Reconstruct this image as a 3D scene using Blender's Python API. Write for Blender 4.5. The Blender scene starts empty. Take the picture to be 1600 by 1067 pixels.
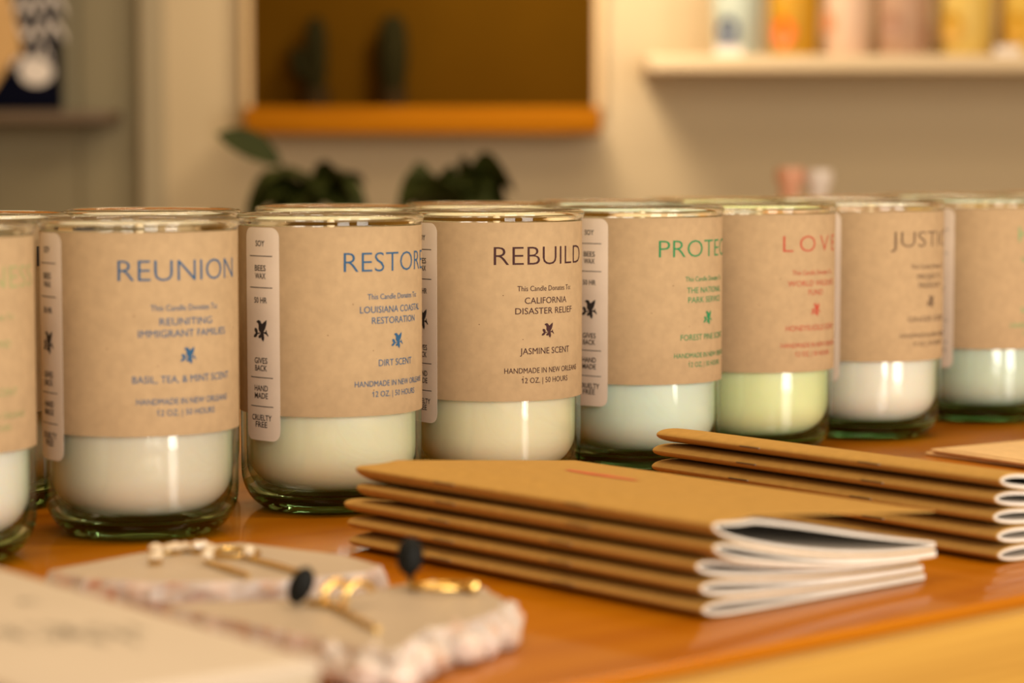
import bpy, bmesh, math, random
from math import sin, cos, pi, radians, sqrt, atan2
from mathutils import Vector, Matrix
from mathutils.geometry import tessellate_polygon
random.seed(7)
S = bpy.context.scene
C = S.collection
TZ = 0.90                                   # height of the table top

# ------------------------------------------------------------------ camera, world, light, exposure
cam = bpy.data.cameras.new('camera'); camo = bpy.data.objects.new('camera', cam); C.objects.link(camo)
camo.location = (0, 0, TZ + 0.156)
camo.rotation_euler = (pi/2 - math.atan(295.5/3778), 0, 0)
cam.sensor_width = 36; cam.lens = 3778/1600*36
cam.clip_start = 0.02; cam.clip_end = 50
cam.dof.use_dof = True; cam.dof.focus_distance = 1.088; cam.dof.aperture_fstop = 6.6
S.camera = camo
S.view_settings.view_transform = 'Standard'; S.view_settings.look = 'None'
S.view_settings.exposure = 0.0; S.view_settings.gamma = 1.0; S.view_settings.use_curve_mapping = False
W = bpy.data.worlds.new('world'); S.world = W; W.use_nodes = True
W.node_tree.nodes['Background'].inputs[0].default_value = (1.0, 0.62, 0.22, 1)
W.node_tree.nodes['Background'].inputs[1].default_value = 0.44
S.cycles.max_bounces = 10; S.cycles.transparent_max_bounces = 24; S.cycles.transmission_bounces = 10
S.cycles.glossy_bounces = 5; S.cycles.diffuse_bounces = 4
S.cycles.blur_glossy = 0.4; S.cycles.sample_clamp_indirect = 20.0
S.cycles.caustics_reflective = False

def area_light(name, loc, target, sx, sy, power, col):
    l = bpy.data.lights.new(name, 'AREA'); l.shape = 'RECTANGLE'; l.size = sx; l.size_y = sy
    l.energy = power; l.color = col
    o = bpy.data.objects.new(name, l); C.objects.link(o); o.location = loc
    o.rotation_euler = (Vector(target) - Vector(loc)).to_track_quat('-Z', 'Y').to_euler()
    return o
# the shop window's two panes, in front to the right, behind the camera
area_light('window_light', (0.95, -1.55, 1.35), (0.2, 1.1, 1.2), 0.75, 1.9, 49, (1.0, 0.95, 0.86))
area_light('window_light', (1.95, -0.85, 1.35), (0.2, 1.1, 1.2), 0.75, 1.9, 49, (1.0, 0.95, 0.86))
# ceiling strip lamps
for x, y, e in ((-0.6, 0.3, 13), (0.6, 0.9, 13), (0.55, 2.1, 11)):
    area_light('ceiling_light', (x, y, 2.65), (x, y, 0), 1.1, 0.14, e, (1.0, 0.82, 0.58))
# small wall lamp above the picture, lighting the back wall from the left of the shelf
area_light('wall_lamp_light', (0.02, 3.10, 1.50), (0.22, 3.5, 1.12), 0.16, 0.16, 3.8, (1.0, 0.82, 0.60))

# ------------------------------------------------------------------ materials
def new_mat(name):
    m = bpy.data.materials.new(name); m.use_nodes = True
    nt = m.node_tree
    return m, nt, nt.nodes['Principled BSDF'], nt.nodes['Material Output']
def mat(name, col, rough=0.6, metal=0.0, noise=0.0, nscale=60, sss=0.0, coat=0.0, spec=0.5, bump=0.0):
    m, nt, b, out = new_mat(name)
    b.inputs['Base Color'].default_value = (*col, 1)
    b.inputs['Roughness'].default_value = rough; b.inputs['Metallic'].default_value = metal
    b.inputs['Specular IOR Level'].default_value = spec
    b.inputs['Coat Weight'].default_value = coat
    if sss:
        b.inputs['Subsurface Weight'].default_value = sss
        b.inputs['Subsurface Radius'].default_value = (0.012, 0.009, 0.006); b.inputs['Subsurface Scale'].default_value = 1.0
    if noise or bump:
        tc = nt.nodes.new('ShaderNodeTexCoord'); n = nt.nodes.new('ShaderNodeTexNoise')
        n.inputs['Scale'].default_value = nscale; n.inputs['Detail'].default_value = 5
        nt.links.new(tc.outputs['Object'], n.inputs['Vector'])
        if noise:
            r = nt.nodes.new('ShaderNodeValToRGB')
            r.color_ramp.elements[0].position = 0.3; r.color_ramp.elements[1].position = 0.7
            r.color_ramp.elements[0].color = (*[c*(1-noise) for c in col], 1)
            r.color_ramp.elements[1].color = (*[min(1, c*(1+noise*0.6)) for c in col], 1)
            nt.links.new(n.outputs['Fac'], r.inputs['Fac']); nt.links.new(r.outputs['Color'], b.inputs['Base Color'])
        if bump:
            bp = nt.nodes.new('ShaderNodeBump'); bp.inputs['Strength'].default_value = bump; bp.inputs['Distance'].default_value = 0.002
            nt.links.new(n.outputs['Fac'], bp.inputs['Height']); nt.links.new(bp.outputs['Normal'], b.inputs['Normal'])
    return m

def wood(name, c1, c2, rough, coat, axis_scale, spec=0.5):
    m, nt, b, out = new_mat(name)
    tc = nt.nodes.new('ShaderNodeTexCoord'); mp = nt.nodes.new('ShaderNodeMapping'); mp.inputs['Scale'].default_value = axis_scale
    n = nt.nodes.new('ShaderNodeTexNoise'); n.inputs['Scale'].default_value = 3.0; n.inputs['Detail'].default_value = 7; n.inputs['Distortion'].default_value = 0.6
    n2 = nt.nodes.new('ShaderNodeTexNoise'); n2.inputs['Scale'].default_value = 1.2; n2.inputs['Detail'].default_value = 2
    mx = nt.nodes.new('ShaderNodeMath'); mx.operation = 'ADD'; hv = nt.nodes.new('ShaderNodeMath'); hv.operation = 'MULTIPLY'; hv.inputs[1].default_value = 0.5
    r = nt.nodes.new('ShaderNodeValToRGB'); r.color_ramp.elements[0].position = 0.34; r.color_ramp.elements[1].position = 0.66
    r.color_ramp.elements[0].color = (*c1, 1); r.color_ramp.elements[1].color = (*c2, 1)
    L = nt.links.new
    L(tc.outputs['Object'], mp.inputs['Vector']); L(mp.outputs['Vector'], n.inputs['Vector']); L(mp.outputs['Vector'], n2.inputs['Vector'])
    L(n.outputs['Fac'], mx.inputs[0]); L(n2.outputs['Fac'], mx.inputs[1]); L(mx.outputs[0], hv.inputs[0]); L(hv.outputs[0], r.inputs['Fac'])
    L(r.outputs['Color'], b.inputs['Base Color'])
    b.inputs['Specular IOR Level'].default_value = spec
    b.inputs['Roughness'].default_value = rough; b.inputs['Coat Weight'].default_value = coat; b.inputs['Coat Roughness'].default_value = 0.09
    return m

def kraft(name, col, fleck=(0.12, 0.06, 0.03), rough=0.75):
    """brown paper with soft mottling and a few dark fibres"""
    m, nt, b, out = new_mat(name); L = nt.links.new
    tc = nt.nodes.new('ShaderNodeTexCoord')
    n = nt.nodes.new('ShaderNodeTexNoise'); n.inputs['Scale'].default_value = 220; n.inputs['Detail'].default_value = 4
    r = nt.nodes.new('ShaderNodeValToRGB'); r.color_ramp.elements[0].position = 0.25; r.color_ramp.elements[1].position = 0.75
    r.color_ramp.elements[0].color = (*[c*0.90 for c in col], 1); r.color_ramp.elements[1].color = (*[c*1.06 for c in col], 1)
    mp = nt.nodes.new('ShaderNodeMapping'); mp.inputs['Scale'].default_value = (260, 260, 520); mp.inputs['Rotation'].default_value = (0.4, 0.7, 0.2)
    v = nt.nodes.new('ShaderNodeTexVoronoi'); v.inputs['Scale'].default_value = 1.0
    lt = nt.nodes.new('ShaderNodeMath'); lt.operation = 'LESS_THAN'; lt.inputs[1].default_value = 0.10
    n3 = nt.nodes.new('ShaderNodeTexNoise'); n3.inputs['Scale'].default_value = 90
    gt = nt.nodes.new('ShaderNodeMath'); gt.operation = 'GREATER_THAN'; gt.inputs[1].default_value = 0.64
    ml = nt.nodes.new('ShaderNodeMath'); ml.operation = 'MULTIPLY'
    mx = nt.nodes.new('ShaderNodeMixRGB'); mx.inputs[2].default_value = (*fleck, 1)
    L(tc.outputs['Object'], n.inputs['Vector']); L(tc.outputs['Object'], mp.inputs['Vector']); L(mp.outputs['Vector'], v.inputs['Vector'])
    L(tc.outputs['Object'], n3.inputs['Vector'])
    L(v.outputs['Distance'], lt.inputs[0]); L(n3.outputs['Fac'], gt.inputs[0]); L(lt.outputs[0], ml.inputs[0]); L(gt.outputs[0], ml.inputs[1])
    L(n.outputs['Fac'], r.inputs['Fac']); L(r.outputs['Color'], mx.inputs[1]); L(ml.outputs[0], mx.inputs[0]); L(mx.outputs['Color'], b.inputs['Base Color'])
    b.inputs['Roughness'].default_value = rough; b.inputs['Specular IOR Level'].default_value = 0.05
    return m

def thin_glass(name, face, edge):
    m, nt, b, out = new_mat(name); nt.nodes.remove(b); L = nt.links.new
    t = nt.nodes.new('ShaderNodeBsdfTransparent'); g = nt.nodes.new('ShaderNodeBsdfGlossy'); g.inputs['Roughness'].default_value = 0.03
    lw = nt.nodes.new('ShaderNodeLayerWeight'); lw.inputs['Blend'].default_value = 0.5     # 1 - |cos|
    pw = nt.nodes.new('ShaderNodeMath'); pw.operation = 'POWER'; pw.inputs[1].default_value = 5.0
    fr = nt.nodes.new('ShaderNodeMath'); fr.operation = 'MULTIPLY_ADD'; fr.inputs[1].default_value = 0.9; fr.inputs[2].default_value = 0.045
    p2 = nt.nodes.new('ShaderNodeMath'); p2.operation = 'POWER'; p2.inputs[1].default_value = 3.0
    cm = nt.nodes.new('ShaderNodeMixRGB'); cm.inputs[1].default_value = (*face, 1); cm.inputs[2].default_value = (*edge, 1)
    mx = nt.nodes.new('ShaderNodeMixShader')
    L(lw.outputs['Facing'], pw.inputs[0]); L(pw.outputs[0], fr.inputs[0]); L(lw.outputs['Facing'], p2.inputs[0])
    L(p2.outputs[0], cm.inputs[0]); L(cm.outputs['Color'], t.inputs['Color'])
    L(fr.outputs[0], mx.inputs[0]); L(t.outputs[0], mx.inputs[1]); L(g.outputs[0], mx.inputs[2]); L(mx.outputs[0], out.inputs['Surface'])
    return m
def solid_glass(name, col, rough=0.0):
    m, nt, b, out = new_mat(name)
    b.inputs['Base Color'].default_value = (*col, 1); b.inputs['Roughness'].default_value = rough
    b.inputs['Transmission Weight'].default_value = 1.0; b.inputs['IOR'].default_value = 1.48
    return m

M = dict(
    glass_wall=thin_glass('jar glass', (0.985, 0.99, 0.975), (0.34, 0.52, 0.32)),
    glass_foot=thin_glass('jar foot glass', (0.50, 0.68, 0.42), (0.06, 0.14, 0.04)),
    glass_rim=solid_glass('jar rim glass', (0.97, 0.985, 0.96)),
    glass_base=solid_glass('jar base glass', (0.10, 0.34, 0.08)),
    label=kraft('kraft label paper', (0.43, 0.302, 0.170)),
    tag=mat('white seal paper', (0.76, 0.64, 0.52), 0.45, noise=0.04, nscale=120),
    black=mat('black ink', (0.02, 0.015, 0.015), 0.7), wick=mat('cotton wick', (0.85, 0.72, 0.52), 0.9),
    table=wood('varnished table wood', (0.33, 0.090, 0.0004), (0.47, 0.160, 0.0010), 0.45, 0.55, (0.9, 14, 14), 0.1),
    edge=wood('table edge wood', (0.35, 0.165, 0.019), (0.50, 0.265, 0.038), 0.5, 0.05, (1.2, 30, 60)),
    cover=kraft('kraft notebook cover', (0.46, 0.262, 0.070)), pages=mat('notebook pages', (0.70, 0.64, 0.56), 0.7, noise=0.05, nscale=300),
    steel=mat('staple wire', (0.16, 0.11, 0.07), 0.4, 0.8), red=mat('red print', (0.62, 0.07, 0.03), 0.7),
    envelope=kraft('pale kraft envelope', (0.72, 0.49, 0.25)),
    gold=mat('gold metal', (0.80, 0.52, 0.16), 0.25, 1.0), onyx=mat('black stone', (0.006, 0.006, 0.005), 0.6, spec=0.15),
    crystal=mat('clear crystal', (0.70, 0.56, 0.40), 0.15, 0.0, spec=0.8),
    card=mat('cream card', (0.53, 0.43, 0.325), 0.8, noise=0.03, nscale=30), cardink=mat('faded grey print', (0.42, 0.345, 0.26), 0.8),
    cardside=mat('grey card edge', (0.45, 0.36, 0.24), 0.8),
    slabtop=mat('polished pale agate', (0.47, 0.365, 0.265), 0.45, noise=0.06, nscale=25),
    wall=mat('warm white plaster', (0.54, 0.42, 0.255), 0.85, noise=0.03, nscale=3),
    wallgrey=mat('grey painted panel', (0.27, 0.22, 0.125), 0.8, noise=0.04, nscale=3),
    trim=mat('painted trim', (0.36, 0.29, 0.18), 0.7), floor=wood('floor boards', (0.22, 0.12, 0.05), (0.34, 0.2, 0.09), 0.5, 0.1, (1, 12, 12)),
    board=mat('brown slate board', (0.070, 0.030, 0.0012), 0.9, noise=0.08, nscale=8, spec=0.02),
    ledge=wood('oak ledge', (0.28, 0.095, 0.002), (0.40, 0.140, 0.003), 0.8, 0.0, (2, 25, 25), 0.05),
    frame=mat('pale frame edge', (0.60, 0.42, 0.22), 0.7),
    shelf=mat('cream shelf paint', (0.64, 0.49, 0.30), 0.6), darkshelf=mat('dark shelf board', (0.14, 0.09, 0.05), 0.6),
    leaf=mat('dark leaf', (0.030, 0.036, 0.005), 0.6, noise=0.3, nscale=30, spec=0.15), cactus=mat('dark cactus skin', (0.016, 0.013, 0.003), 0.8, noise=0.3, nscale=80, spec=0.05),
    pot=mat('terracotta pot', (0.34, 0.16, 0.07), 0.8), soil=mat('potting soil', (0.04, 0.025, 0.015), 0.9), darkpot=mat('dark clay pot', (0.03, 0.018, 0.006), 0.9, spec=0.05),
    navy=mat('navy canvas', (0.004, 0.0045, 0.012), 0.95, spec=0.03), white=mat('white paint', (0.80, 0.72, 0.66), 0.7),
    tan=mat('tan paper', (0.66, 0.40, 0.16), 0.8, noise=0.05, nscale=40), counter=mat('counter front', (0.40, 0.27, 0.14), 0.6),
)
def agate():
    m, nt, b, out = new_mat('rough pink crystal edge'); L = nt.links.new
    tc = nt.nodes.new('ShaderNodeTexCoord'); v = nt.nodes.new('ShaderNodeTexNoise'); v.inputs['Scale'].default_value = 75; v.inputs['Detail'].default_value = 2
    r = nt.nodes.new('ShaderNodeValToRGB'); e = r.color_ramp.elements
    e[0].position = 0.30; e[0].color = (0.40, 0.17, 0.09, 1); e[1].position = 0.62; e[1].color = (0.62, 0.50, 0.43, 1)
    a = e.new(0.40); a.color = (0.52, 0.37, 0.28, 1); c = e.new(0.5); c.color = (0.46, 0.39, 0.34, 1)
    L(tc.outputs['Object'], v.inputs['Vector']); L(v.outputs['Fac'], r.inputs['Fac']); L(r.outputs['Color'], b.inputs['Base Color'])
    b.inputs['Roughness'].default_value = 0.35; b.inputs['Subsurface Weight'].default_value = 0.3; b.inputs['Subsurface Radius'].default_value = (0.006, 0.004, 0.003); b.inputs['Subsurface Scale'].default_value = 1
    return m
M['agate'] = agate()
def wax_mat(name, col):
    return mat(name, col, 0.35, sss=0.5, spec=0.4)
def ink(name, col): return mat(name, col, 0.8, spec=0.08)

# ------------------------------------------------------------------ mesh helpers
def obj(name, bm, mats, parent=None, smooth=True, angle=None):
    me = bpy.data.meshes.new(name); bm.normal_update(); bm.to_mesh(me); bm.free()
    for m in (mats if isinstance(mats, (list, tuple)) else [mats]): me.materials.append(m)
    if smooth:
        for p in me.polygons: p.use_smooth = True
        me.set_sharp_from_angle(angle=radians(angle if angle else 40))
    o = bpy.data.objects.new(name, me); C.objects.link(o); o.parent = parent
    return o
def thing(name, label, cat, loc=(0, 0, 0), rz=0.0, group=None):
    o = bpy.data.objects.new(name, None); C.objects.link(o); o.empty_display_size = 0.02
    o.location = loc; o.rotation_euler = (0, 0, rz)
    o['label'] = label; o['category'] = cat
    if group: o['group'] = group
    return o
def tag(o, label, cat, group=None, loc=None, rz=None):
    o['label'] = label; o['category'] = cat
    if group: o['group'] = group
    if loc is not None: o.location = loc
    if rz is not None: o.rotation_euler = (0, 0, rz)
    return o
def struct(o): o['kind'] = 'structure'; return o

def add_box(bm, x0, x1, y0, y1, z0, z1, mi=0, bevel=0.0):
    r = bmesh.ops.create_cube(bm, size=1.0)
    for v in r['verts']:
        v.co = Vector(((x0+x1)/2 + v.co.x*(x1-x0), (y0+y1)/2 + v.co.y*(y1-y0), (z0+z1)/2 + v.co.z*(z1-z0)))
    fs = list({f for v in r['verts'] for f in v.link_faces})
    for f in fs: f.material_index = mi
    if bevel:
        es = list({e for v in r['verts'] for e in v.link_edges})
        bmesh.ops.bevel(bm, geom=es, offset=bevel, segments=3, profile=0.5, affect='EDGES', clamp_overlap=True)
def add_lathe(bm, prof, n=64, mi=None, center=(0, 0, 0)):
    """prof: list of (r, z); mi: list of material indices per segment"""
    cx, cy, cz = center; rings = []
    for r, z in prof:
        if r < 1e-6: rings.append([bm.verts.new((cx, cy, cz+z))])
        else: rings.append([bm.verts.new((cx+r*cos(2*pi*k/n), cy+r*sin(2*pi*k/n), cz+z)) for k in range(n)])
    for i in range(len(rings)-1):
        a, b = rings[i], rings[i+1]
        for k in range(n):
            k2 = (k+1) % n
            if len(a) == 1 and len(b) == 1: continue
            if len(a) == 1: f = bm.faces.new((a[0], b[k2], b[k]))
            elif len(b) == 1: f = bm.faces.new((a[k], a[k2], b[0]))
            else: f = bm.faces.new((a[k], a[k2], b[k2], b[k]))
            if mi: f.material_index = mi[i]
def add_tube(bm, pts, rad, n=10, mi=0, cap=True):
    pts = [Vector(p) for p in pts]; rings = []
    rads = rad if isinstance(rad, (list, tuple)) else [rad]*len(pts)
    for i, p in enumerate(pts):
        t = (pts[min(i+1, len(pts)-1)] - pts[max(i-1, 0)]).normalized()
        a = Vector((0, 0, 1)) if abs(t.z) < 0.9 else Vector((1, 0, 0))
        u = t.cross(a).normalized(); v = t.cross(u)
        rings.append([bm.verts.new(p + rads[i]*(cos(2*pi*k/n)*u + sin(2*pi*k/n)*v)) for k in range(n)])
    for a, b in zip(rings, rings[1:]):
        for k in range(n):
            f = bm.faces.new((a[k], a[(k+1) % n], b[(k+1) % n], b[k])); f.material_index = mi
    if cap:
        for r in (rings[0][::-1], rings[-1]):
            f = bm.faces.new(r); f.material_index = mi
def add_blob(bm, c, sx, sy, sz, sub=2, mi=0, jag=0.0, rot=None):
    r = bmesh.ops.create_icosphere(bm, subdivisions=sub, radius=1.0)
    for v in r['verts']:
        p = Vector((v.co.x*sx, v.co.y*sy, v.co.z*sz)) * (1 + random.uniform(-jag, jag))
        if rot: p = rot @ p
        v.co = Vector(c) + p
    for f in {f for v in r['verts'] for f in v.link_faces}: f.material_index = mi

# ------------------------------------------------------------------ lettering: flat outlines, bent round the jar
_dg = None
def cap_height(c=[]):
    if not c:
        c.append(1.0); c.append(None)
        cu = bpy.data.curves.new('lettering', 'FONT'); cu.body = 'H'; cu.size = 1.0
        o = bpy.data.objects.new('lettering', cu); C.objects.link(o)
        ev = o.evaluated_get(bpy.context.evaluated_depsgraph_get()); me = ev.to_mesh()
        c[0] = max(v.co.y for v in me.vertices); ev.to_mesh_clear(); bpy.data.objects.remove(o); bpy.data.curves.remove(cu)
    return c[0]
def text_tris(s, size, width=None, thin=0.0, spacing=1.0):
    """flat text as (verts2d, faces), centred in x, cap height = size, width forced if given"""
    cu = bpy.data.curves.new('lettering', 'FONT'); cu.body = s; cu.size = 1.0; cu.fill_mode = 'FRONT'; cu.resolution_u = 3
    cu.offset = -thin; cu.space_character = spacing
    o = bpy.data.objects.new('lettering', cu); C.objects.link(o)
    dg = bpy.context.evaluated_depsgraph_get(); ev = o.evaluated_get(dg); me = ev.to_mesh()
    vs = [(v.co.x, v.co.y) for v in me.vertices]; fs = [tuple(p.vertices) for p in me.polygons]
    ev.to_mesh_clear(); bpy.data.objects.remove(o); bpy.data.curves.remove(cu)
    x0 = min(v[0] for v in vs); x1 = max(v[0] for v in vs)
    k = size/cap_height(); kx = (width/(x1-x0)) if width else k
    return [((x-(x0+x1)/2)*kx, y*k) for x, y in vs], fs
def put_text(bm, s, xc, zc, cap, width, mi, R, thin=0.0, spacing=1.0):
    vs, fs = text_tris(s, cap, width, thin, spacing)
    put_flat(bm, [(x+xc, y+zc-cap/2) for x, y in vs], fs, mi, R)
def put_flat(bm, vs, fs, mi, R):
    """wrap flat outlines onto the cylinder of radius R (x = arc length, angle 0 faces -Y)"""
    t = bmesh.new(); tv = [t.verts.new((x, z, 0)) for x, z in vs]
    for f in fs:
        try: t.faces.new([tv[i] for i in f])
        except ValueError: pass
    for it in range(4):
        es = [e for e in t.edges if abs(e.verts[0].co.x - e.verts[1].co.x) > 0.0022]
        if not es: break
        bmesh.ops.subdivide_edges(t, edges=es, cuts=1)
    bmesh.ops.triangulate(t, faces=t.faces)
    mp = {}
    for v in t.verts:
        a = v.co.x/R; mp[v] = bm.verts.new((R*sin(a), -R*cos(a), v.co.y))
    for f in t.faces:
        try: q = bm.faces.new([mp[v] for v in f.verts]); q.material_index = mi
        except ValueError: pass
    t.free()
def rect(x0, x1, z0, z1): return [(x0, z0), (x1, z0), (x1, z1), (x0, z1)], [(0, 1, 2, 3)]
BIRD = [[(668, 372), (690, 352), (722, 345), (748, 360), (762, 388), (775, 402), (800, 378), (853, 335), (850, 395), (832, 460), (812, 498), (800, 520), (805, 560), (812, 620), (795, 668), (765, 635), (760, 605), (735, 620), (705, 610), (712, 580), (740, 560), (745, 530), (718, 505), (708, 470), (712, 430), (700, 395)],
        [(640, 465), (670, 470), (692, 500), (695, 540), (735, 530), (735, 548), (690, 560), (672, 595), (640, 612), (610, 608), (620, 575), (655, 545), (632, 510), (628, 485)],
        [(800, 525), (838, 515), (840, 488), (852, 490), (856, 525), (882, 575), (876, 590), (845, 555), (805, 540)]]
def put_bird(bm, xc, zc, h, mi, R):
    k = h/333.0
    for poly in BIRD:
        vs = [((x-745)*k*1.25+xc, (500-y)*k+zc) for x, y in poly]
        tri = tessellate_polygon([[Vector((x, z, 0)) for x, z in vs]])
        put_flat(bm, vs, [tuple(t) for t in tri], mi, R)

# ------------------------------------------------------------------ setting: table, walls, floor
e_t = radians(41.3)                          # table's long direction in plan
tb = thing('display_table', 'orange-brown varnished wooden table carrying all the candle jars', 'table', (0.10, 0.774, 0), e_t)
bm = bmesh.new(); add_box(bm, -1.0, 1.25, 0.0, 0.78, TZ-0.035, TZ, bevel=0.002); obj('tabletop', bm, M['table'], tb)
bm = bmesh.new(); add_box(bm, -1.0, 1.25, -0.012, 0.0, TZ-0.075, TZ-0.0035, bevel=0.0015); obj('edge_board', bm, M['edge'], tb)['label'] = 'lighter front edge board'
for lx in (-0.93, 1.18):
    for ly in (0.06, 0.72):
        bm = bmesh.new(); add_box(bm, lx-0.03, lx+0.03, ly-0.03, ly+0.03, 0, TZ-0.035, bevel=0.004); obj('leg', bm, M['table'], tb)

WY = 3.5
bm = bmesh.new(); add_box(bm, -0.50, 3.2, WY, WY+0.08, 0, 2.9)
struct(obj('wall_back', bm, M['wall'], smooth=False))
bm = bmesh.new(); add_box(bm, -3.2, -0.535, WY+0.02, WY+0.08, 0, 2.9)
for x in (-0.62, -0.76, -0.90, -1.04, -1.18): add_box(bm, x-0.004, x+0.004, WY+0.014, WY+0.022, 0, 2.9)
struct(obj('wall_left', bm, M['wallgrey'], smooth=False))
bm = bmesh.new(); add_box(bm, -0.535, -0.50, WY-0.012, WY+0.08, 0, 2.9, bevel=0.003); struct(obj('trim_1', bm, M['trim'], smooth=False))
bm = bmesh.new(); add_box(bm, -3.2, 3.2, -2.2, WY+0.08, -0.05, 0.0); struct(obj('floor', bm, M['floor'], smooth=False))

# ------------------------------------------------------------------ candle jars
RJ = 0.040; RL = 0.04015
LT, LB = 0.1245, 0.0437                       # label top and bottom
def jar_glass():
    bm = bmesh.new()
    out = [(0.0, 0.0030), (0.014, 0.0026), (0.0225, 0.0), (0.0260, 0.0)]
    for k in range(1, 10):
        a = -pi/2 + k/9*pi/2; out.append((0.0260 + 0.0137*cos(a), 0.0175 + 0.0175*sin(a)))
    out += [(0.0398, 0.03), (RJ, 0.12), (RJ, 0.1250), (0.0406, 0.1260), (0.0412, 0.1273), (0.0411, 0.1284), (0.0404, 0.1292), (0.0393, 0.1295), (0.0383, 0.1290), (0.0378, 0.1278), (0.0374, 0.1250)]
    inn = [(0.0374, 0.12), (0.0374, 0.032)]
    for k in range(1, 10):
        a = -k/9*pi/2; inn.append((0.0245 + 0.0129*cos(a), 0.0215 + 0.0150*sin(a)))
    inn += [(0.010, 0.0070), (0.0, 0.0076)]
    prof = out + inn
    mi = []
    for i in range(len(prof)-1):
        (r0, z0), (r1, z1) = prof[i], prof[i+1]; zm = (z0+z1)/2
        mi.append(1 if zm > 0.1235 else (2 if zm < 0.0085 else (3 if zm < 0.0125 and i < len(out) else 0)))
    add_lathe(bm, prof, 72, mi)
    return bm
def jar_wax():
    bm = bmesh.new()
    prof = [(0.0, 0.0090), (0.009, 0.0090)]
    for k in range(0, 11):
        a = -pi/2 + k/10*pi/2; prof.append((0.0200 + 0.0171*cos(a), 0.0260 + 0.0168*sin(a)))
    prof += [(0.0371, 0.05), (0.0371, 0.1172), (0.0366, 0.1182), (0.030, 0.1180), (0.0, 0.1178)]
    add_lathe(bm, prof, 64); return bm
def jar_wick():
    bm = bmesh.new(); add_tube(bm, [(0, 0, 0.1165), (0.0002, 0, 0.1225), (0.0006, 0.0002, 0.1285)], [0.0013, 0.0014, 0.0018], 10); return bm
GLASS = WAXME = WICK = None
def label_mesh(title, tw, cause, scent, col, extra=None, spacing=1.0):
    bm = bmesh.new(); n = 96; rings = []
    for r, z in ((RL, LB), (RL, LT), (RL-0.0001, LT), (RL-0.0001, LB)):
        rings.append([bm.verts.new((r*cos(2*pi*k/n), r*sin(2*pi*k/n), z)) for k in range(n)])
    for i in range(4):
        a, b = rings[i], rings[(i+1) % 4]
        for k in range(n): bm.faces.new((a[k], a[(k+1) % n], b[(k+1) % n], b[k]))
    R = RL + 0.00012
    put_text(bm, title, 0, 0.1095, 0.0083, tw, 1, R, 0.012, spacing)
    put_text(bm, 'This Candle Donates To:', 0, 0.0947, 0.0023, 0.031, 1, R)
    zs = (0.0892, 0.0845)
    for (s, w), z in zip(cause, zs): put_text(bm, s, 0, z, 0.0028, w, 1, R)
    put_bird(bm, 0, 0.0755, 0.0069, 1, R)
    put_text(bm, scent[0], 0, 0.0663, 0.0028, scent[1], 1, R)
    put_text(bm, 'HANDMADE IN NEW ORLEANS', 0, 0.0575, 0.0024, 0.043, 1, R)
    put_text(bm, '12 OZ. | 50 HOURS', 0, 0.0530, 0.0024, 0.026, 1, R)
    put_flat(bm, [(-0.0135, 0.05325), (-0.0129, 0.0536), (-0.0129, 0.0540), (-0.0135, 0.0536)], [(0, 1, 2, 3)], 1, R)
    if extra: extra(bm, R)
    return bm
def seal_mesh():
    """white strip with rounded ends, wrapped on the jar at its left side"""
    bm = bmesh.new(); R = RL + 0.00025; w = 0.0108; z0, z1 = 0.0325, 0.1240; rc = 0.0042
    pts = []
    for cx, cz, a0 in ((w-rc, z0+rc, -90), (w-rc, z1-rc, 0), (-w+rc, z1-rc, 90), (-w+rc, z0+rc, 180)):
        for k in range(7):
            a = radians(a0 + 15*k); pts.append((cx+rc*cos(a), cz+rc*sin(a)))
    tri = tessellate_polygon([[Vector((x, z, 0)) for x, z in pts]])
    put_flat(bm, pts, [tuple(t) for t in tri], 0, R)
    bmesh.ops.recalc_face_normals(bm, faces=bm.faces)
    q = bmesh.ops.extrude_face_region(bm, geom=list(bm.faces))       # paper thickness
    for v in q['geom']:
        if isinstance(v, bmesh.types.BMVert):
            l = sqrt(v.co.x**2+v.co.y**2); v.co.x *= (l-0.00008)/l; v.co.y *= (l-0.00008)/l
    R2 = R + 0.0001
    Z = lambda y: 0.124 - (y-352)/37.0*0.01
    for s, y, wd in (('SOY', 377, 0.0058), ('BEES', 416, 0.0071), ('WAX', 428.5, 0.0068), ('50 HR', 467, 0.0082), ('GIVES', 563, 0.0083), ('BACK', 575, 0.0077), ('HAND', 607, 0.0086), ('MADE', 619, 0.0086), ('CRUELTY', 654, 0.0128), ('FREE', 665, 0.0076)):
        put_text(bm, s, 0, Z(y), 0.0024, wd, 1, R2, -0.01)
    for y in (397, 447, 590, 636):
        v, f = rect(-0.0073, 0.0073, Z(y)-0.00017, Z(y)+0.00017); put_flat(bm, v, f, 1, R2)
    put_bird(bm, 0, Z(515), 0.0095, 1, R2)
    return bm

BLUE = ink('blue ink', (0.032, 0.095, 0.19)); BROWN = ink('dark brown ink', (0.055, 0.025, 0.025)); GREEN = ink('green ink', (0.03, 0.21, 0.085))
PALEG = ink('pale sage ink', (0.30, 0.32, 0.14)); RED = ink('red ink', (0.42, 0.075, 0.045)); GREY = ink('grey brown ink', (0.13, 0.085, 0.055)); MINT = ink('mint green ink', (0.16, 0.36, 0.16))
seal_data = None; glass_data = None; wick_data = None; wax_data = {}
def back_marks(bm, R):
    # dark bar and a column of small dark marks on the jar half hidden behind
    for a in (54, 58, 62, 66):
        x = radians(a)*R
        v, f = rect(x-0.0018, x+0.0018, 0.107, 0.1155); put_flat(bm, v, f, 1, R)
    for k in range(12):
        z = 0.0985 - 0.0037*k - (0.004 if k > 8 else 0); x = radians(59.5)*R
        v, f = rect(x-0.0016+0.0004*(k % 3), x+0.0016, z-0.0011, z+0.0008); put_flat(bm, v, f, 1, R)
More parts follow.
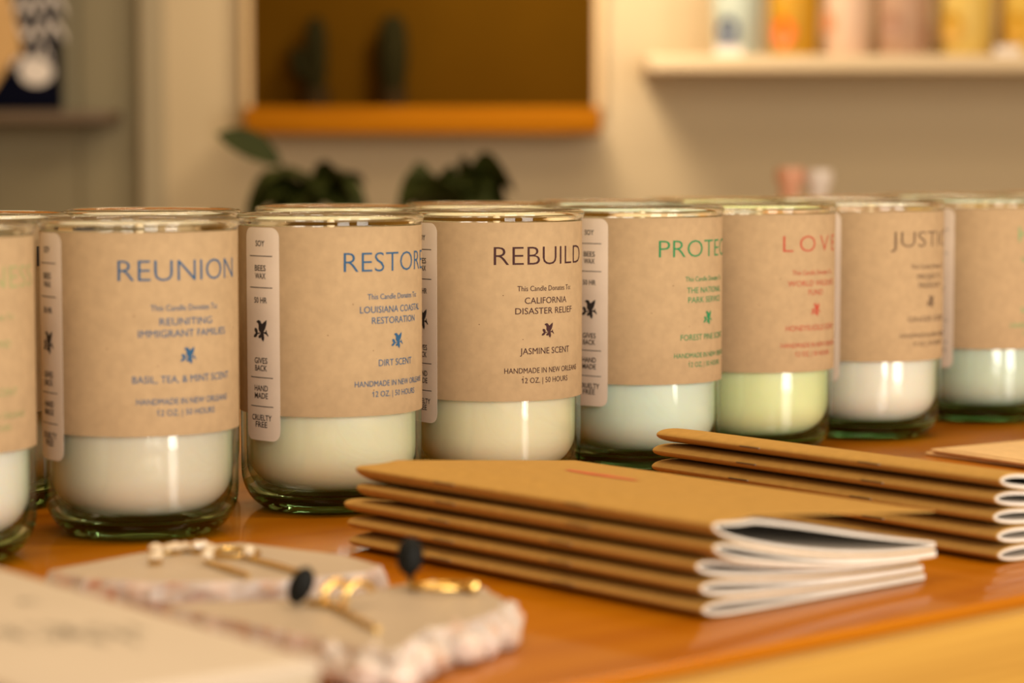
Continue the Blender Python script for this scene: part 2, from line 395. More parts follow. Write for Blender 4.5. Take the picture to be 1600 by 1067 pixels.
def jar(lab, waxname, waxcol, x, y, phi, label_data, inkm, group):
    global seal_data, glass_data, wick_data
    rz = -atan2(x, y) + radians(phi)
    t = thing('candle_jar', lab, 'candle', (x, y, TZ), rz, group)
    def part(name, data, mats=None):
        o = bpy.data.objects.new(name, data); C.objects.link(o); o.parent = t; return o
    if glass_data is None:
        g = obj('glass_jar', jar_glass(), [M['glass_wall'], M['glass_rim'], M['glass_base'], M['glass_foot']], t, angle=60); glass_data = g.data
        k = obj('wick', jar_wick(), M['wick'], t); wick_data = k.data
    else:
        part('glass_jar', glass_data); part('wick', wick_data)
    if waxname not in wax_data:
        wx = obj('wax', jar_wax(), wax_mat(waxname, waxcol), t, angle=60); wax_data[waxname] = wx.data
    else: part('wax', wax_data[waxname])
    if isinstance(label_data, bpy.types.Mesh): l = part('paper_label', label_data)
    else: l = obj('paper_label', label_data, [M['label'], inkm], t, smooth=True)
    if seal_data is None:
        s = obj('seal_sticker', seal_mesh(), [M['tag'], M['black']], t); seal_data = s.data
    else: s = part('seal_sticker', seal_data)
    s.rotation_euler = (0, 0, radians(-93))
    return t, l.data
CREAM = ('cream wax', (0.74, 0.69, 0.57)); IVORY = ('ivory yellow wax', (0.86, 0.83, 0.62)); VAN = ('vanilla wax', (0.90, 0.83, 0.60))
PMINT = ('pale mint wax', (0.77, 0.90, 0.79)); LIME = ('pale lime wax', (0.82, 0.91, 0.52)); WHITE = ('soft white wax', (0.88, 0.86, 0.78)); SAGE = ('grey mint wax', (0.64, 0.76, 0.65))
GF = 'candle jars in the front row'; GB = 'candle jars in the back row'
T1, L1 = jar('white wax candle jar cut off at the left edge, title ending NESS in pale green', *WHITE, -0.2235, 0.9234, 29,
    label_mesh('KINDNESS', 0.062, (('THE', 0.008), ('HUMANE FUND', 0.027)), ('WHITE TEA SCENT', 0.034), PALEG), PALEG, GF)
T2, L2 = jar('candle jar with blue title REUNION on its kraft label and cream wax', *CREAM, -0.1528, 0.9909, 28,
    label_mesh('REUNION', 0.0565, (('REUNITING', 0.024), ('IMMIGRANT FAMILIES', 0.041)), ('BASIL, TEA, & MINT SCENT', 0.046), BLUE), BLUE, GF)
T3, L3 = jar('candle jar with blue title starting RESTOR, white seal strip facing forward on its left', *IVORY, -0.0798, 1.0624, 45,
    label_mesh('RESTORE', 0.0520, (('LOUISIANA COASTAL', 0.038), ('RESTORATION', 0.027)), ('DIRT SCENT', 0.0205), BLUE), BLUE, GF)
T4, L4 = jar('sharp middle candle jar with dark brown title REBUILD and vanilla wax', *VAN, -0.0075, 1.1277, 36,
    label_mesh('REBUILD', 0.0525, (('CALIFORNIA', 0.024), ('DISASTER RELIEF', 0.033)), ('JASMINE SCENT', 0.0285), BROWN), BROWN, GF)
T5, L5 = jar('candle jar with green title starting PROTE and pale mint wax', *PMINT, 0.0646, 1.2056, 54,
    label_mesh('PROTECT', 0.059, (('THE NATIONAL', 0.029), ('PARK SERVICE', 0.0275)), ('FOREST PINE SCENT', 0.036), GREEN), GREEN, GF)
T6, L6 = jar('candle jar with red spaced title LOVE and pale lime wax', *LIME, 0.1292, 1.2697, 48,
    label_mesh('LOVE', 0.0415, (('WORLD WILDLIFE', 0.036), ('FUND', 0.011)), ('HONEYSUCKLE SCENT', 0.038), RED, spacing=1.35), RED, GF)
T7, L7 = jar('candle jar with grey title starting JUSTI and white wax', *WHITE, 0.1976, 1.3347, 55,
    label_mesh('JUSTICE', 0.055, (('PROJECTS', 0.022), ('FREEDOM', 0.020)), ('GINGER SCENT', 0.034), GREY), GREY, GF)
T8, L8 = jar('candle jar at the right edge, only a mint green H of its title showing', *SAGE, 0.2766, 1.4162, 53,
    label_mesh('HOPE', 0.034, (('HOUSING', 0.020), ('FUND', 0.011)), ('SAGE SCENT', 0.030), MINT), MINT, GF)
# back row: only rims and slivers show
jar('back row candle jar at the left edge, behind the gap beside REUNION', *WHITE, -0.2371, 1.07, -12,
    label_mesh('RESTORE', 0.0555, (('LOUISIANA COASTAL', 0.038), ('RESTORATION', 0.027)), ('DIRT SCENT', 0.0205), BROWN, back_marks), M['black'], GB)
for lab, wx, x, y, phi, ld in (
    ('back row candle jar whose rim rises behind the jar titled REUNION', CREAM, -0.1690, 1.139, 20, L2),
    ('back row candle jar whose rim rises behind the jar titled in blue RESTOR', IVORY, -0.0870, 1.21, 40, L3),
    ('back row candle jar behind the left half of the REBUILD jar', VAN, -0.0152, 1.27, 35, L4),
    ('back row candle jar seen between the REBUILD and PROTE jars', PMINT, 0.0545, 1.335, 45, L5),
    ('back row candle jar behind the gap between the PROTE and LOVE jars', LIME, 0.1175, 1.405, 50, L6),
    ('back row candle jar whose rim rises behind the JUSTI jar', WHITE, 0.1945, 1.47, 50, L7),
    ('back row candle jar between the JUSTI jar and the jar at the right edge', SAGE, 0.2760, 1.545, 50, L8),
    ('back row candle jar farthest right, its rim cut by the right edge', CREAM, 0.3620, 1.60, 40, L2)):
    jar(lab, *wx, x, y, phi, ld, None, GB)

# ------------------------------------------------------------------ notebooks
NL, NW = 0.192, 0.1165
NS = 34
def us(): return [NW*((k/NS)**1.8) for k in range(NS+1)]
def notebook(lab, group, loc, rz, i, n, Ts, Tf, top_open=False, dx=0.0, red=False, top_flat=None):
    t = thing('notebook', lab, 'notebook', (0, 0, 0), rz, group)
    P = Ts/n                                   # pitch at the spine
    zbase = TZ + 0.0002 + i*P                  # keeps the empty at the notebook's own base
    t.location = (loc[0]+dx*cos(rz), loc[1]+dx*sin(rz), zbase)
    cth = 0.00045; pth = 0.0013
    def Sx(u): q = min(1, u/NW); return 1-(1-q)**2.0 if top_flat is None else q**top_flat
    def T(u): return Ts + (Tf-Ts)*Sx(u)
    def cen(u): return T(u)*(i+0.5)/n - i*P
    def G(u): return T(u)/n/2 - 0.00006
    a = 0.017
    def cap(u):
        q = min(1, u/0.034)
        return 0.93*sqrt(max(0, 1-(1-min(1, u/0.0160))**2.2)) + 0.07*q*q*(3-2*q)
    def go(u): return max(0.00001, G(u)*cap(u))
    def off(u, d):                              # half gap of the surface that lies d inside the cover's outside
        if u < d: return None
        return max(0.00004, (G(u)-d)*cap(u-d))
    def lift(u, k=1):                                # the top cover of the top book springs up from its pages
        if not top_open: return 0.0
        w = 1.0 if k == 1 else 0.9*max(0.0, 1-u/NW)**0.75     # its pages rise with it near the spine only
        return max(0.0, (Ts + (0.0262-Ts)*(u/NW) - T(u)))*min(1, u/0.02)*w
    def band(d0, d1, lifted):
        """closed outline of a U-shaped sheet between depths d0 and d1"""
        U = us()
        o_top = [(u, cen(u)+off(u, d0)+lift(u, lifted)) for u in [d0+(NW-d0)*(k/NS)**1.8 for k in range(NS+1)]]
        o_bot = [(u, cen(u)-off(u, d0)) for u in [d0+(NW-d0)*(k/NS)**1.8 for k in range(NS+1)]]
        i_us = [d1+(NW-d1)*(k/NS)**1.8 for k in range(NS+1)]
        i_top = [(u, cen(u)+off(u, d1)+lift(u, lifted)) for u in i_us]
        i_bot = [(u, cen(u)-off(u, d1)) for u in i_us]
        outer = o_top[::-1] + o_bot[1:]; inner = i_top[::-1] + i_bot[1:]
        return outer, inner
    def sheet(d0, d1, x0, x1, lifted):
        bm = bmesh.new(); outer, inner = band(d0, d1, lifted); m = len(outer)
        rings = [[bm.verts.new((x, u, z)) for u, z in prof] for x in (x0, x1) for prof in (outer, inner)]
        oA, iA, oB, iB = rings
        for k in range(m-1):
            bm.faces.new((oA[k], oB[k], oB[k+1], oA[k+1]))
            bm.faces.new((iA[k], iA[k+1], iB[k+1], iB[k]))
            bm.faces.new((oA[k], oA[k+1], iA[k+1], iA[k])); bm.faces.new((oB[k], iB[k], iB[k+1], oB[k+1]))
        for k in (0, m-1): bm.faces.new((oA[k], iA[k], iB[k], oB[k]))
        bmesh.ops.recalc_face_normals(bm, faces=bm.faces)
        return bm
    bm = sheet(0.0, cth, 0.0, NL, 1)
    if red:                                     # red stroke printed on the cover
        for (s0, f0, w0), (s1, f1, w1) in (((0.042, 0.0735, 0.0018), (0.062, 0.0715, 0.0032)), ((0.060, 0.0720, 0.0036), (0.083, 0.0720, 0.0018))):
            for q in range(6):
                A = [(s0+(s1-s0)*(q+e)/6, f0+(f1-f0)*(q+e)/6, w0+(w1-w0)*(q+e)/6) for e in (0, 1)]
                vs = [bm.verts.new((s, f+sg*w, cen(f+sg*w)+off(f+sg*w, 0)+lift(f+sg*w)+0.00025)) for (s, f, w), sg in ((A[0], -1), (A[1], -1), (A[1], 1), (A[0], 1))]
                bm.faces.new(vs).material_index = 1
    obj('cover', bm, [M['cover'], M['red']], t, angle=35)
    obj('pages', sheet(cth+0.00004, cth+pth, 0.0008, NL+0.0006, 2), M['pages'], t, angle=35)
    for sx in (0.30, 0.66):
        bm = bmesh.new(); s = NL*sx + random.uniform(-0.004, 0.004)
        zc = cen(0.0005); 
        add_tube(bm, [(s-0.0060, 0.0006, zc), (s-0.0056, -0.00015, zc), (s+0.0056, -0.00015, zc), (s+0.0060, 0.0006, zc)], 0.00033, 8)
        obj('staple', bm, M['steel'], t)
    return t
ORD = ('lowest', 'second from the bottom', 'middle', 'second from the top', 'topmost')
rz1 = atan2(-0.1455, 0.1281)
offs1 = (0.000, -0.0010, -0.0030, 0.005, 0.0045)
for i in range(5):
    lab = 'kraft notebook, %s of the near left stack by the stone slabs' % ORD[i]
    if i == 4: lab = 'topmost kraft notebook of the near stack, red mark on its lifted cover'
    notebook(lab, 'kraft notebooks in the near stack', (-0.0640, 0.9405), rz1, i, 5, 0.0362, 0.0152, i == 4, offs1[i], i == 4)
rz2 = atan2(-0.1510, 0.1215)
offs2 = (0.001, 0.0005, -0.0015, -0.001, 0.0015)
for i in range(5):
    notebook('kraft notebook, %s of the far stack below the PROTE and LOVE jars' % ORD[i], 'kraft notebooks in the far stack', (0.0625, 1.0568), rz2, i, 5, 0.0358, 0.0125, False, offs2[i], False, 1.25)

# pale envelopes lying behind the far stack
for i in range(2):
    bm = bmesh.new(); add_box(bm, 0, 0.13, 0, 0.09, 0, 0.0016, bevel=0.0006)
    add_box(bm, 0.004, 0.126, 0.003, 0.045, 0.0016, 0.0021, bevel=0.0002)
    o = obj('envelope', bm, M['envelope'])
    tag(o, ('lower' if i == 0 else 'upper') + ' pale kraft envelope lying behind the far notebook stack', 'envelope', 'pale envelopes', (0.2133+0.002*i, 1.240-0.004*i, TZ+0.0002+0.0022*i), radians(-52-4*i))

# ------------------------------------------------------------------ stone slabs with jewellery
def slab(name, lab, poly, h, group, jag):
    bm = bmesh.new()
    P = []
    for k in range(len(poly)):                          # subdivide the outline
        a, b = Vector(poly[k]), Vector(poly[(k+1) % len(poly)])
        m = max(2, int((b-a).length/0.0045))
        P += [a.lerp(b, q/m) for q in range(m)]
    c = sum(P, Vector((0, 0)))/len(P); n = len(P)
    rings = []
    for z, s, j in ((0.0, 0.965, 0.3), (0.22*h, 1.0, 1.0), (0.5*h, 1.015, 1.2), (0.8*h, 1.0, 1.0), (h, 0.975, 0.35)):
        rings.append([])
        for p in P:
            d = (p-c); q = c + d*s + d.normalized()*random.uniform(-1, 1)*jag*j
            rings[-1].append(bm.verts.new((q.x, q.y, z + (random.uniform(-1, 1)*jag*0.5 if 0 < z < h else 0))))
    for a, b in zip(rings, rings[1:]):
        for k in range(n): bm.faces.new((a[k], a[(k+1) % n], b[(k+1) % n], b[k])).material_index = 1
    top = [(v.co.x, v.co.y) for v in rings[-1]]
    for t in tessellate_polygon([[Vector((x, y, 0)) for x, y in top]]): bm.faces.new([rings[-1][i] for i in t])
    for t in tessellate_polygon([[Vector((x, y, 0)) for x, y in top]]): bm.faces.new([rings[0][i] for i in t])
    bmesh.ops.recalc_face_normals(bm, faces=bm.faces)
    return tag(obj(name, bm, [M['slabtop'], M['agate']], None, smooth=False), lab, 'stone slab', group, (0, 0, TZ+0.0001))
SH = 0.0130
slab('stone_slab', 'pale agate slab behind, rough grey-pink edge, holding gold bars and studs',
     [(-0.160, 0.820), (-0.145, 0.806), (-0.120, 0.797), (-0.095, 0.799), (-0.070, 0.804), (-0.049, 0.817), (-0.044, 0.830), (-0.060, 0.853), (-0.100, 0.881), (-0.127, 0.866)], SH, 'agate slabs', 0.0008)
sB = slab('stone_slab', 'nearer pale agate slab with chunky pink-white crystal edge, holding black-stone earrings',
     [(-0.112, 0.757), (-0.056, 0.703), (-0.043, 0.688), (-0.033, 0.684), (-0.026, 0.714), (-0.013, 0.728), (-0.003, 0.748), (-0.002, 0.768), (-0.010, 0.790), (-0.026, 0.800), (-0.038, 0.792), (-0.050, 0.778), (-0.072, 0.766), (-0.100, 0.762)], SH, 'agate slabs', 0.0011)
bm = bmesh.new()                                        # crystal lumps along its front and right edge
for x, y, s in ((-0.050, 0.6965, 7), (-0.041, 0.690, 8), (-0.033, 0.688, 7), (-0.028, 0.703, 6), (-0.024, 0.715, 7), (-0.015, 0.727, 7), (-0.009, 0.738, 6), (-0.0035, 0.750, 7), (-0.002, 0.763, 6), (-0.006, 0.778, 5.5), (-0.012, 0.790, 5), (-0.024, 0.802, 5)):
    add_blob(bm, (x, y, SH*0.45), s*0.001, s*0.001, min(s*0.001, SH*0.44), 2, 0, 0.16)
    add_blob(bm, (x+random.uniform(-.003, .003), y+random.uniform(-.003, .003), SH*0.85), s*0.0005, s*0.0005, s*0.0004, 1, 0, 0.2)
o = obj('crystal_rim', bm, M['agate'], sB, smooth=False); o['label'] = 'lumpy pink-white crystals'
zt = TZ + SH + 0.0003
def gold_bar(lab, x0, y0, x1, y1, r, gem=False):
    L = sqrt((x1-x0)**2+(y1-y0)**2)
    t = thing('bar_earring', lab, 'earring', (x0, y0, zt), atan2(y1-y0, x1-x0), 'gold bar earrings')
    bm = bmesh.new(); add_tube(bm, [(0, 0, r), (L*0.5, 0, r*1.1), (L, 0, r)], [r*0.9, r, r*0.8], 12); obj('bar', bm, M['gold'], t)
    bm = bmesh.new(); add_blob(bm, (0.001, 0, r*2+0.0014), 0.0024, 0.0024, 0.0022, 2, 0, 0.05); obj('gem', bm, M['crystal'], t)
gold_bar('thin gold bar earring with clear gem, left one on the back slab', -0.1065, 0.832, -0.0885, 0.804, 0.0010)
gold_bar('thin gold bar earring with clear gem, right one on the back slab', -0.0930, 0.840, -0.0720, 0.811, 0.0010)
for q, (x, y, lab) in enumerate(((-0.1265, 0.850, 'small clear gem stud farthest left on the back slab'), (-0.1200, 0.853, 'small clear gem stud second from left at the rear of the back slab'), (-0.1125, 0.855, 'small clear gem stud right end of the rear row on the back slab'), (-0.1240, 0.832, 'small pinkish gem stud alone near the back slab front'))):
    t = thing('stud_earring', lab, 'earring', (x, y, zt), 0.4*q, 'gem stud earrings')
    bm = bmesh.new(); add_blob(bm, (0, 0, 0.0028), 0.0030, 0.0026, 0.0018, 1, 0, 0.05); add_blob(bm, (0.004, 0.001, 0.0026), 0.0019, 0.0019, 0.0016, 1, 0, 0.05); obj('gem', bm, M['crystal'], t, smooth=False)
    bm = bmesh.new(); add_lathe(bm, [(0, 0), (0.0022, 0), (0.0026, 0.0012), (0, 0.0014)], 16); add_tube(bm, [(0, 0, 0.0006), (0.004, 0.001, 0.0006), (0.006, 0.0015, 0.0006)], 0.0006, 8); obj('setting', bm, M['gold'], t)
t = thing('ring', 'gold ring lying at the rear of the back slab', 'ring', (-0.0985, 0.850, zt), 0)
bm = bmesh.new(); add_tube(bm, [(0.0085*cos(2*pi*k/28), 0.0085*sin(2*pi*k/28), 0.001) for k in range(29)], 0.0009, 8); obj('band', bm, M['gold'], t)
bm = bmesh.new(); add_blob(bm, (-0.0085, -0.002, 0.003), 0.0024, 0.0024, 0.0018, 1); obj('gem', bm, M['crystal'], t, smooth=False)
def oval_stone(bm, c, rx, ry, rz, tilt):
    R = Matrix.Rotation(tilt, 3, 'Y')
    add_blob(bm, c, rx, ry, rz, 2, 0, 0.03, R)
t = thing('black_stone_earring', 'gold cuff earring with tilted black oval stone, left one on the near slab', 'earring', (-0.0665, 0.754, zt), 0, 'black stone earrings')
bm = bmesh.new(); oval_stone(bm, (0, 0, 0.0066), 0.0040, 0.0036, 0.0066, 0.42); obj('stone', bm, M['onyx'], t, smooth=False)
for k in (0, 1):
    bm = bmesh.new()
    pts = []
    for q in range(9):
        a = radians(200 - 22*q); pts.append((0.0115 + 0.0068*k + 0.0050*cos(a)*0.9, -0.001*k + 0.0035*cos(a), 0.0012 + 0.0048*max(0, sin(a)+0.35)))
    add_tube(bm, pts, 0.0013, 10); obj('cuff', bm, M['gold'], t)
bm = bmesh.new(); add_tube(bm, [(0.002, 0, 0.0012), (0.009, -0.002, 0.0011), (0.016, -0.018, 0.0010), (0.0265, -0.043, 0.0010)], [0.0011, 0.0012, 0.0011, 0.0009], 10); obj('pin', bm, M['gold'], t)
t = thing('black_stone_earring', 'gold loop earring with upright black oval stone, right one on the near slab', 'earring', (-0.0335, 0.786, zt), 0, 'black stone earrings')
bm = bmesh.new(); oval_stone(bm, (0, 0, 0.0105), 0.0046, 0.0042, 0.0068, 0.05); obj('stone', bm, M['onyx'], t, smooth=False)
bm = bmesh.new(); add_tube(bm, [(0, 0, 0.0050), (0.0004, 0, 0.0012), (0.003, -0.004, 0.0010)], 0.0012, 10); obj('post', bm, M['onyx'], t)
bm = bmesh.new(); add_tube(bm, [(0.0095+0.0095*cos(a), -0.004+0.0085*sin(a), 0.0012+0.0012*sin(a*0.5)) for a in [radians(180+12.4*k) for k in range(28)]], 0.0011, 10)
obj('loop', bm, M['gold'], t)
bm = bmesh.new(); add_blob(bm, (0.0205, -0.010, 0.0022), 0.0026, 0.0022, 0.0022, 2, 0, 0.1); obj('clasp', bm, M['gold'], t)

# cream card box in the foreground
rz3 = radians(-51)
t = thing('card_box', 'cream printed card box in the blurred left foreground', 'box', (-0.0485, 0.594, TZ), rz3)
bm = bmesh.new(); add_box(bm, -0.24, 0, -0.073, 0, 0.0, 0.026, bevel=0.0006); obj('box_body', bm, M['cardside'], t)
bm = bmesh.new(); add_box(bm, -0.241, 0.001, -0.074, 0.001, 0.0262, 0.030, bevel=0.0008)
random.seed(11)
def scrib(bm, x, y, w):
    pts = [(x + w*q/5 + random.uniform(-1, 1)*0.0012, y + random.uniform(-1, 1)*0.0022) for q in range(6)]
    for (xa, ya), (xb, yb) in zip(pts, pts[1:]):
        d = Vector((xb-xa, yb-ya)).normalized(); nn = Vector((-d.y, d.x))*0.0006
        bm.faces.new([bm.verts.new((px, py, 0.03008)) for px, py in ((xa-nn.x, ya-nn.y), (xb-nn.x, yb-nn.y), (xb+nn.x, yb+nn.y), (xa+nn.x, ya+nn.y))]).material_index = 1
for q in range(34):
    w = random.random(); v = random.uniform(-1, 1)
    scrib(bm, -0.084+0.030*w+v*0.008-0.005, -0.050+0.032*w-v*0.006, 0.010)
for q in range(3): scrib(bm, -0.121+0.001*q, -0.021+0.002*q, 0.006)
obj('lid', bm, [M['card'], M['cardink']], t)

# ------------------------------------------------------------------ background
bb = thing('display_board', 'dark brown board with orange wood ledge on the back wall', 'board', (0, WY, 0))
bm = bmesh.new(); add_box(bm, -0.372, 0.118, -0.022, -0.002, 1.115, 1.75); obj('panel', bm, M['board'], bb, smooth=False)
for fx in (-0.384, 0.118):
    bm = bmesh.new(); add_box(bm, fx, fx+0.012, -0.026, -0.002, 1.120, 1.75); obj('frame_side', bm, M['frame'], bb, smooth=False)
bm = bmesh.new(); add_box(bm, -0.375, 0.125, -0.11, -0.0, 1.082, 1.119, bevel=0.003); obj('ledge', bm, M['ledge'], bb)
def cactus(lab, x, h, r, arm):
    t = thing('cactus', lab, 'cactus', (x, WY-0.062, 1.1192), 0, 'cacti on the ledge')
    bm = bmesh.new(); add_lathe(bm, [(0, 0), (0.017, 0), (0.021, 0.026), (0.018, 0.026), (0.0, 0.024)], 24); obj('pot', bm, M['darkpot'], t)
    bm = bmesh.new(); n = 24
    prof = [(0.7, 0.024), (0.95, 0.05), (1.0, 0.024+h*0.5), (0.92, 0.024+h*0.8), (0.6, 0.024+h*0.94), (0.0, 0.024+h)]
    rings = []
    for q, z in prof[:-1]:
        rings.append([bm.verts.new((r*q*(1+0.1*(k % 2))*cos(2*pi*k/n), r*q*(1+0.1*(k % 2))*sin(2*pi*k/n), z)) for k in range(n)])
    for a, b in zip(rings, rings[1:]):
        for k in range(n): bm.faces.new((a[k], a[(k+1) % n], b[(k+1) % n], b[k]))
    tip = bm.verts.new((0, 0, prof[-1][1]))
    for k in range(n): bm.faces.new((rings[-1][k], rings[-1][(k+1) % n], tip))
    if arm: add_tube(bm, [(0, 0, h*0.45), (arm*0.6, 0, h*0.44), (arm, 0, h*0.52), (arm, 0, h*0.75), (arm, 0, h*0.8)], [0.010, 0.011, 0.011, 0.010, 0.004], 10)
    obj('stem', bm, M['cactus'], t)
cactus('dark cactus with a side arm, left of two on the ledge', -0.277, 0.105, 0.015, -0.026)
cactus('dark single-column cactus, right of two on the ledge', -0.168, 0.108, 0.020, 0)

# white shelf with patterned tumblers
sh = thing('wall_shelf', 'cream wall shelf carrying patterned tumblers at upper right', 'shelf', (0, WY, 0))
bm = bmesh.new(); add_box(bm, 0.185, 1.25, -0.20, 0, 1.166, 1.188, bevel=0.002); obj('board', bm, M['shelf'], sh)
def tumbler(lab, x, col, spot, spots, r=0.036):
    t = thing('tumbler', lab, 'tumbler', (x, WY-0.135, 1.1882), 0, 'patterned tumblers on the shelf')
    bm = bmesh.new(); h = 0.105
    add_lathe(bm, [(0, 0.001), (r*0.86, 0), (r*0.9, 0.003), (r, h-0.002), (r-0.001, h), (r-0.003, h-0.002), (r*0.86, 0.006), (0, 0.006)], 40)
    if spots:
        for a, z, s in spots:
            vs = [(radians(a)*r + s*cos(2*pi*k/20), z + s*1.15*sin(2*pi*k/20)) for k in range(20)]
            put_flat(bm, vs, [tuple(range(20))], 1, r+0.0006)
    obj('cup', bm, [mat('glazed cup', [c*0.85 for c in col], 0.5, spec=0.3), mat('painted spot', spot, 0.5)], t, angle=50)
tumbler('pale blue tumbler with a navy spot, leftmost on the shelf', 0.312, (0.47, 0.52, 0.44), (0.012, 0.025, 0.10), ((-30, 0.034, 0.017),))
tumbler('mustard tumbler with an orange-red spot on the shelf', 0.389, (0.56, 0.28, 0.006), (0.75, 0.12, 0.01), ((-30, 0.032, 0.017),))
tumbler('pale pink tumbler with an orange spot on the shelf', 0.462, (0.78, 0.53, 0.37), (0.72, 0.30, 0.14), ((-58, 0.046, 0.012),), 0.0345)
tumbler('dusty brown-pink tumbler on the shelf', 0.540, (0.50, 0.30, 0.19), (0.36, 0.19, 0.12), ((-30, 0.042, 0.014), (50, 0.03, 0.012)), 0.040)
tumbler('pale yellow tumbler with a mustard spot on the shelf', 0.626, (0.76, 0.52, 0.12), (0.55, 0.28, 0.005), ((-40, 0.038, 0.018),), 0.0395)
tumbler('deep yellow tumbler with a mustard spot at the right edge', 0.712, (0.74, 0.47, 0.07), (0.56, 0.28, 0.005), ((-30, 0.038, 0.018), (25, 0.03, 0.010)), 0.040)
for x, lab in ((0.295, 'small white price card under the blue tumbler'), (0.675, 'small white price card under the yellow tumblers')):
    bm = bmesh.new(); add_box(bm, -0.018, 0.018, -0.001, 0.001, 0, 0.012); add_box(bm, -0.012, 0.012, 0.0, 0.008, 0, 0.001)
    tag(obj('price_card', bm, M['white'], None, smooth=False), lab, 'price card', 'price cards', (x, WY-0.188, 1.1882))

# navy bag on a dark shelf at upper left
ds = thing('dark_wall_shelf', 'dark thin wall shelf under the navy bag at left', 'shelf', (0, WY, 0))
bm = bmesh.new(); add_box(bm, -1.2, -0.565, -0.10, 0.019, 1.098, 1.114, bevel=0.002); obj('board', bm, M['darkshelf'], ds)
t = thing('tote_bag', 'navy tote bag with white lettering-like marks, upper left corner', 'bag', (-0.73, WY-0.045, 1.1142), 0)
bm = bmesh.new(); add_box(bm, -0.17, 0.088, -0.03, 0.03, 0, 0.32, bevel=0.008)
random.seed(5)
for zz, n_ in ((0.150, 4), (0.113, 4), (0.076, 3)):
    x = 0.012
    for q in range(n_):
        pts = [(x+0.008*k, zz+0.014*sin(k*2.1+q*1.7)) for k in range(4)]
        for (xa, za), (xb, zb) in zip(pts, pts[1:]):
            bm.faces.new([bm.verts.new((px, -0.0305, pz)) for px, pz in ((xa, za-0.005), (xb, zb-0.005), (xb, zb+0.005), (xa, za+0.005))]).material_index = 1
        x += 0.022
vs = [bm.verts.new((0.060+0.024*cos(2*pi*k/24), -0.0306, 0.055+0.019*sin(2*pi*k/24))) for k in range(24)]; bm.faces.new(vs).material_index = 1
obj('bag_body', bm, [M['navy'], M['white']], t)
for yy in (-0.02, 0.02):
    bm = bmesh.new(); add_tube(bm, [(-0.11, yy, 0.315), (-0.10, yy, 0.40), (-0.04, yy, 0.45), (0.02, yy, 0.40), (0.03, yy, 0.315)], 0.006, 8); obj('handle', bm, M['navy'], t)
t = thing('paper_bag', 'tan paper bag leaning before the navy tote', 'bag', (-0.690, WY-0.082, 1.1142), 0)
bm = bmesh.new()
P = [(-0.13, 0.0), (-0.06, 0.0), (-0.012, 0.072), (0.002, 0.080), (-0.010, 0.14), (-0.03, 0.25), (-0.13, 0.27)]
fr = [bm.verts.new((x, -0.006, z)) for x, z in P]; bk = [bm.verts.new((x, 0.006, z)) for x, z in P]
bm.faces.new(fr); bm.faces.new(bk[::-1])
for k in range(len(P)): bm.faces.new((fr[k], fr[(k+1) % len(P)], bk[(k+1) % len(P)], bk[k]))
bmesh.ops.recalc_face_normals(bm, faces=bm.faces)
obj('bag_body', bm, M['tan'], t, smooth=False)

# back counter with plants and vases
t = thing('back_counter', 'low counter along the back wall behind the jars', 'counter', (0, 2.62, 0))
bm = bmesh.new(); add_box(bm, -0.9, 1.4, -0.28, 0.28, 0.80, 0.84, bevel=0.003); obj('counter_top', bm, M['shelf'], t)
bm = bmesh.new(); add_box(bm, -0.88, 1.38, -0.25, 0.27, 0.0, 0.80); obj('counter_body', bm, M['counter'], t, smooth=False)
def add_leaf(bm, base, tip, width, droop, face=0.0, mi=0):
    base, tip = Vector(base), Vector(tip); d = tip-base; side = d.cross(Vector((0, 0, 1))).normalized()
    up = side.cross(d).normalized(); side = (side*cos(face) + up*sin(face)).normalized(); n = 8; rows = []
    for k in range(n+1):
        q = k/n; w = width*(sin(pi*min(1, q*0.93+0.07)))**0.8*0.5
        p = base + d*q + Vector((0, 0, droop*sin(pi*q)))
        rows.append([bm.verts.new(p - side*w + Vector((0, 0, w*0.25))), bm.verts.new(p), bm.verts.new(p + side*w + Vector((0, 0, w*0.25)))])
    for a, b in zip(rows, rows[1:]):
        for k in (0, 1): bm.faces.new((a[k], a[k+1], b[k+1], b[k])).material_index = mi
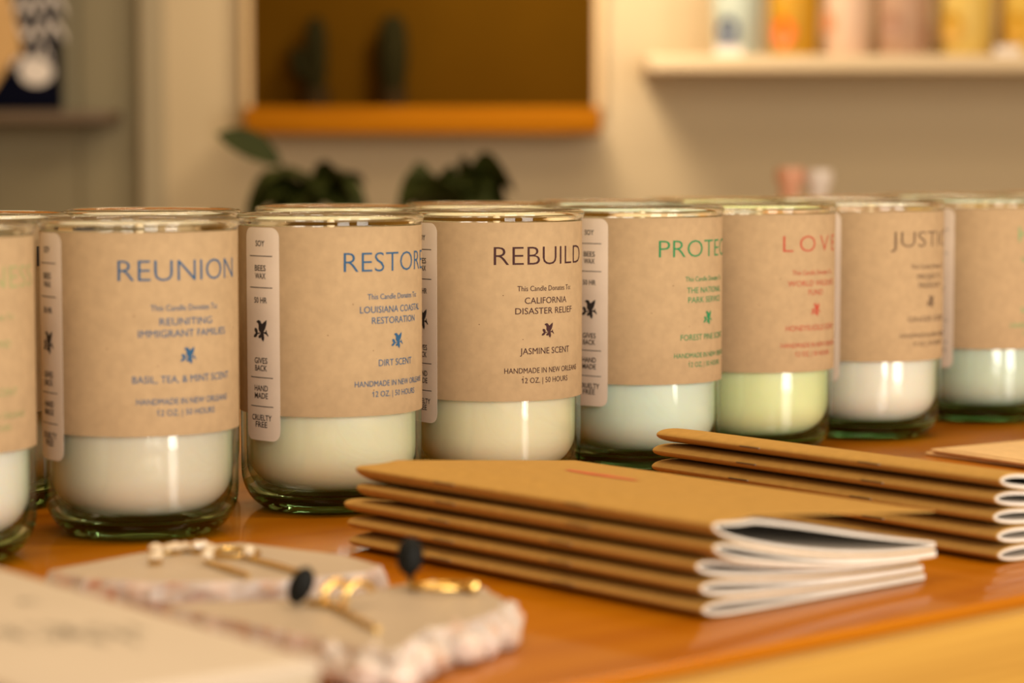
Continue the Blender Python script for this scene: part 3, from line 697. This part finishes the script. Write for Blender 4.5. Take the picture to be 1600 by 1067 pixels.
def plant(lab, x, y, leaves):
    t = thing('potted_plant', lab, 'plant', (x, y, 0.8402), 0, 'leafy plants on the counter')
    bm = bmesh.new(); add_lathe(bm, [(0, 0), (0.038, 0), (0.050, 0.085), (0.053, 0.085), (0.053, 0.095), (0.047, 0.095), (0.045, 0.08), (0, 0.08)], 32); obj('pot', bm, M['pot'], t)
    for (bx, by, bz), (tx, ty, tz), w, dr, fc in leaves:
        bm = bmesh.new(); add_leaf(bm, (bx, by, bz), (tx, ty, tz), w, dr, fc)
        add_tube(bm, [(0, 0, 0.078), (bx*0.35, by*0.4, 0.078+(bz-0.078)*0.6), (bx, by, bz)], 0.0016, 6)
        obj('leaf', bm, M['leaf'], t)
random.seed(3)
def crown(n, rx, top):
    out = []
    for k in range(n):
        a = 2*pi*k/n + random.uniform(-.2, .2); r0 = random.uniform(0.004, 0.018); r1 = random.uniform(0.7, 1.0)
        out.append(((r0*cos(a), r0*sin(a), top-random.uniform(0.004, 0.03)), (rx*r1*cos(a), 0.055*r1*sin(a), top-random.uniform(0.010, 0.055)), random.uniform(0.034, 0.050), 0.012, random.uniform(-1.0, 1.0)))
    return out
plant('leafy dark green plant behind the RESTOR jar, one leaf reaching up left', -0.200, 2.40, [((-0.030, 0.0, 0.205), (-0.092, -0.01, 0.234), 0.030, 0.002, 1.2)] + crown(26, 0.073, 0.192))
plant('leafy dark green plant behind the REBUILD jar', -0.055, 2.40, crown(26, 0.068, 0.193))
def vase(lab, x, m, h):
    bm = bmesh.new(); add_lathe(bm, [(0, 0), (0.011, 0), (0.0135, 0.03), (0.0135, 0.09), (0.012, 0.14), (0.0095, h-0.022), (0.0150, h-0.010), (0.0135, h), (0.009, h), (0.008, h-0.02), (0, h-0.03)], 32)
    tag(obj('vase', bm, m), lab, 'vase', 'slim vases', (x, 2.47, 0.8402))
vase('slim pink vase rising just above the LOVE jar', 0.283, mat('pink glaze', (0.62, 0.30, 0.18), 0.5), 0.200)
vase('slim white vase beside the pink one above the LOVE jar', 0.312, mat('white glaze', (0.66, 0.57, 0.50), 0.4), 0.198)
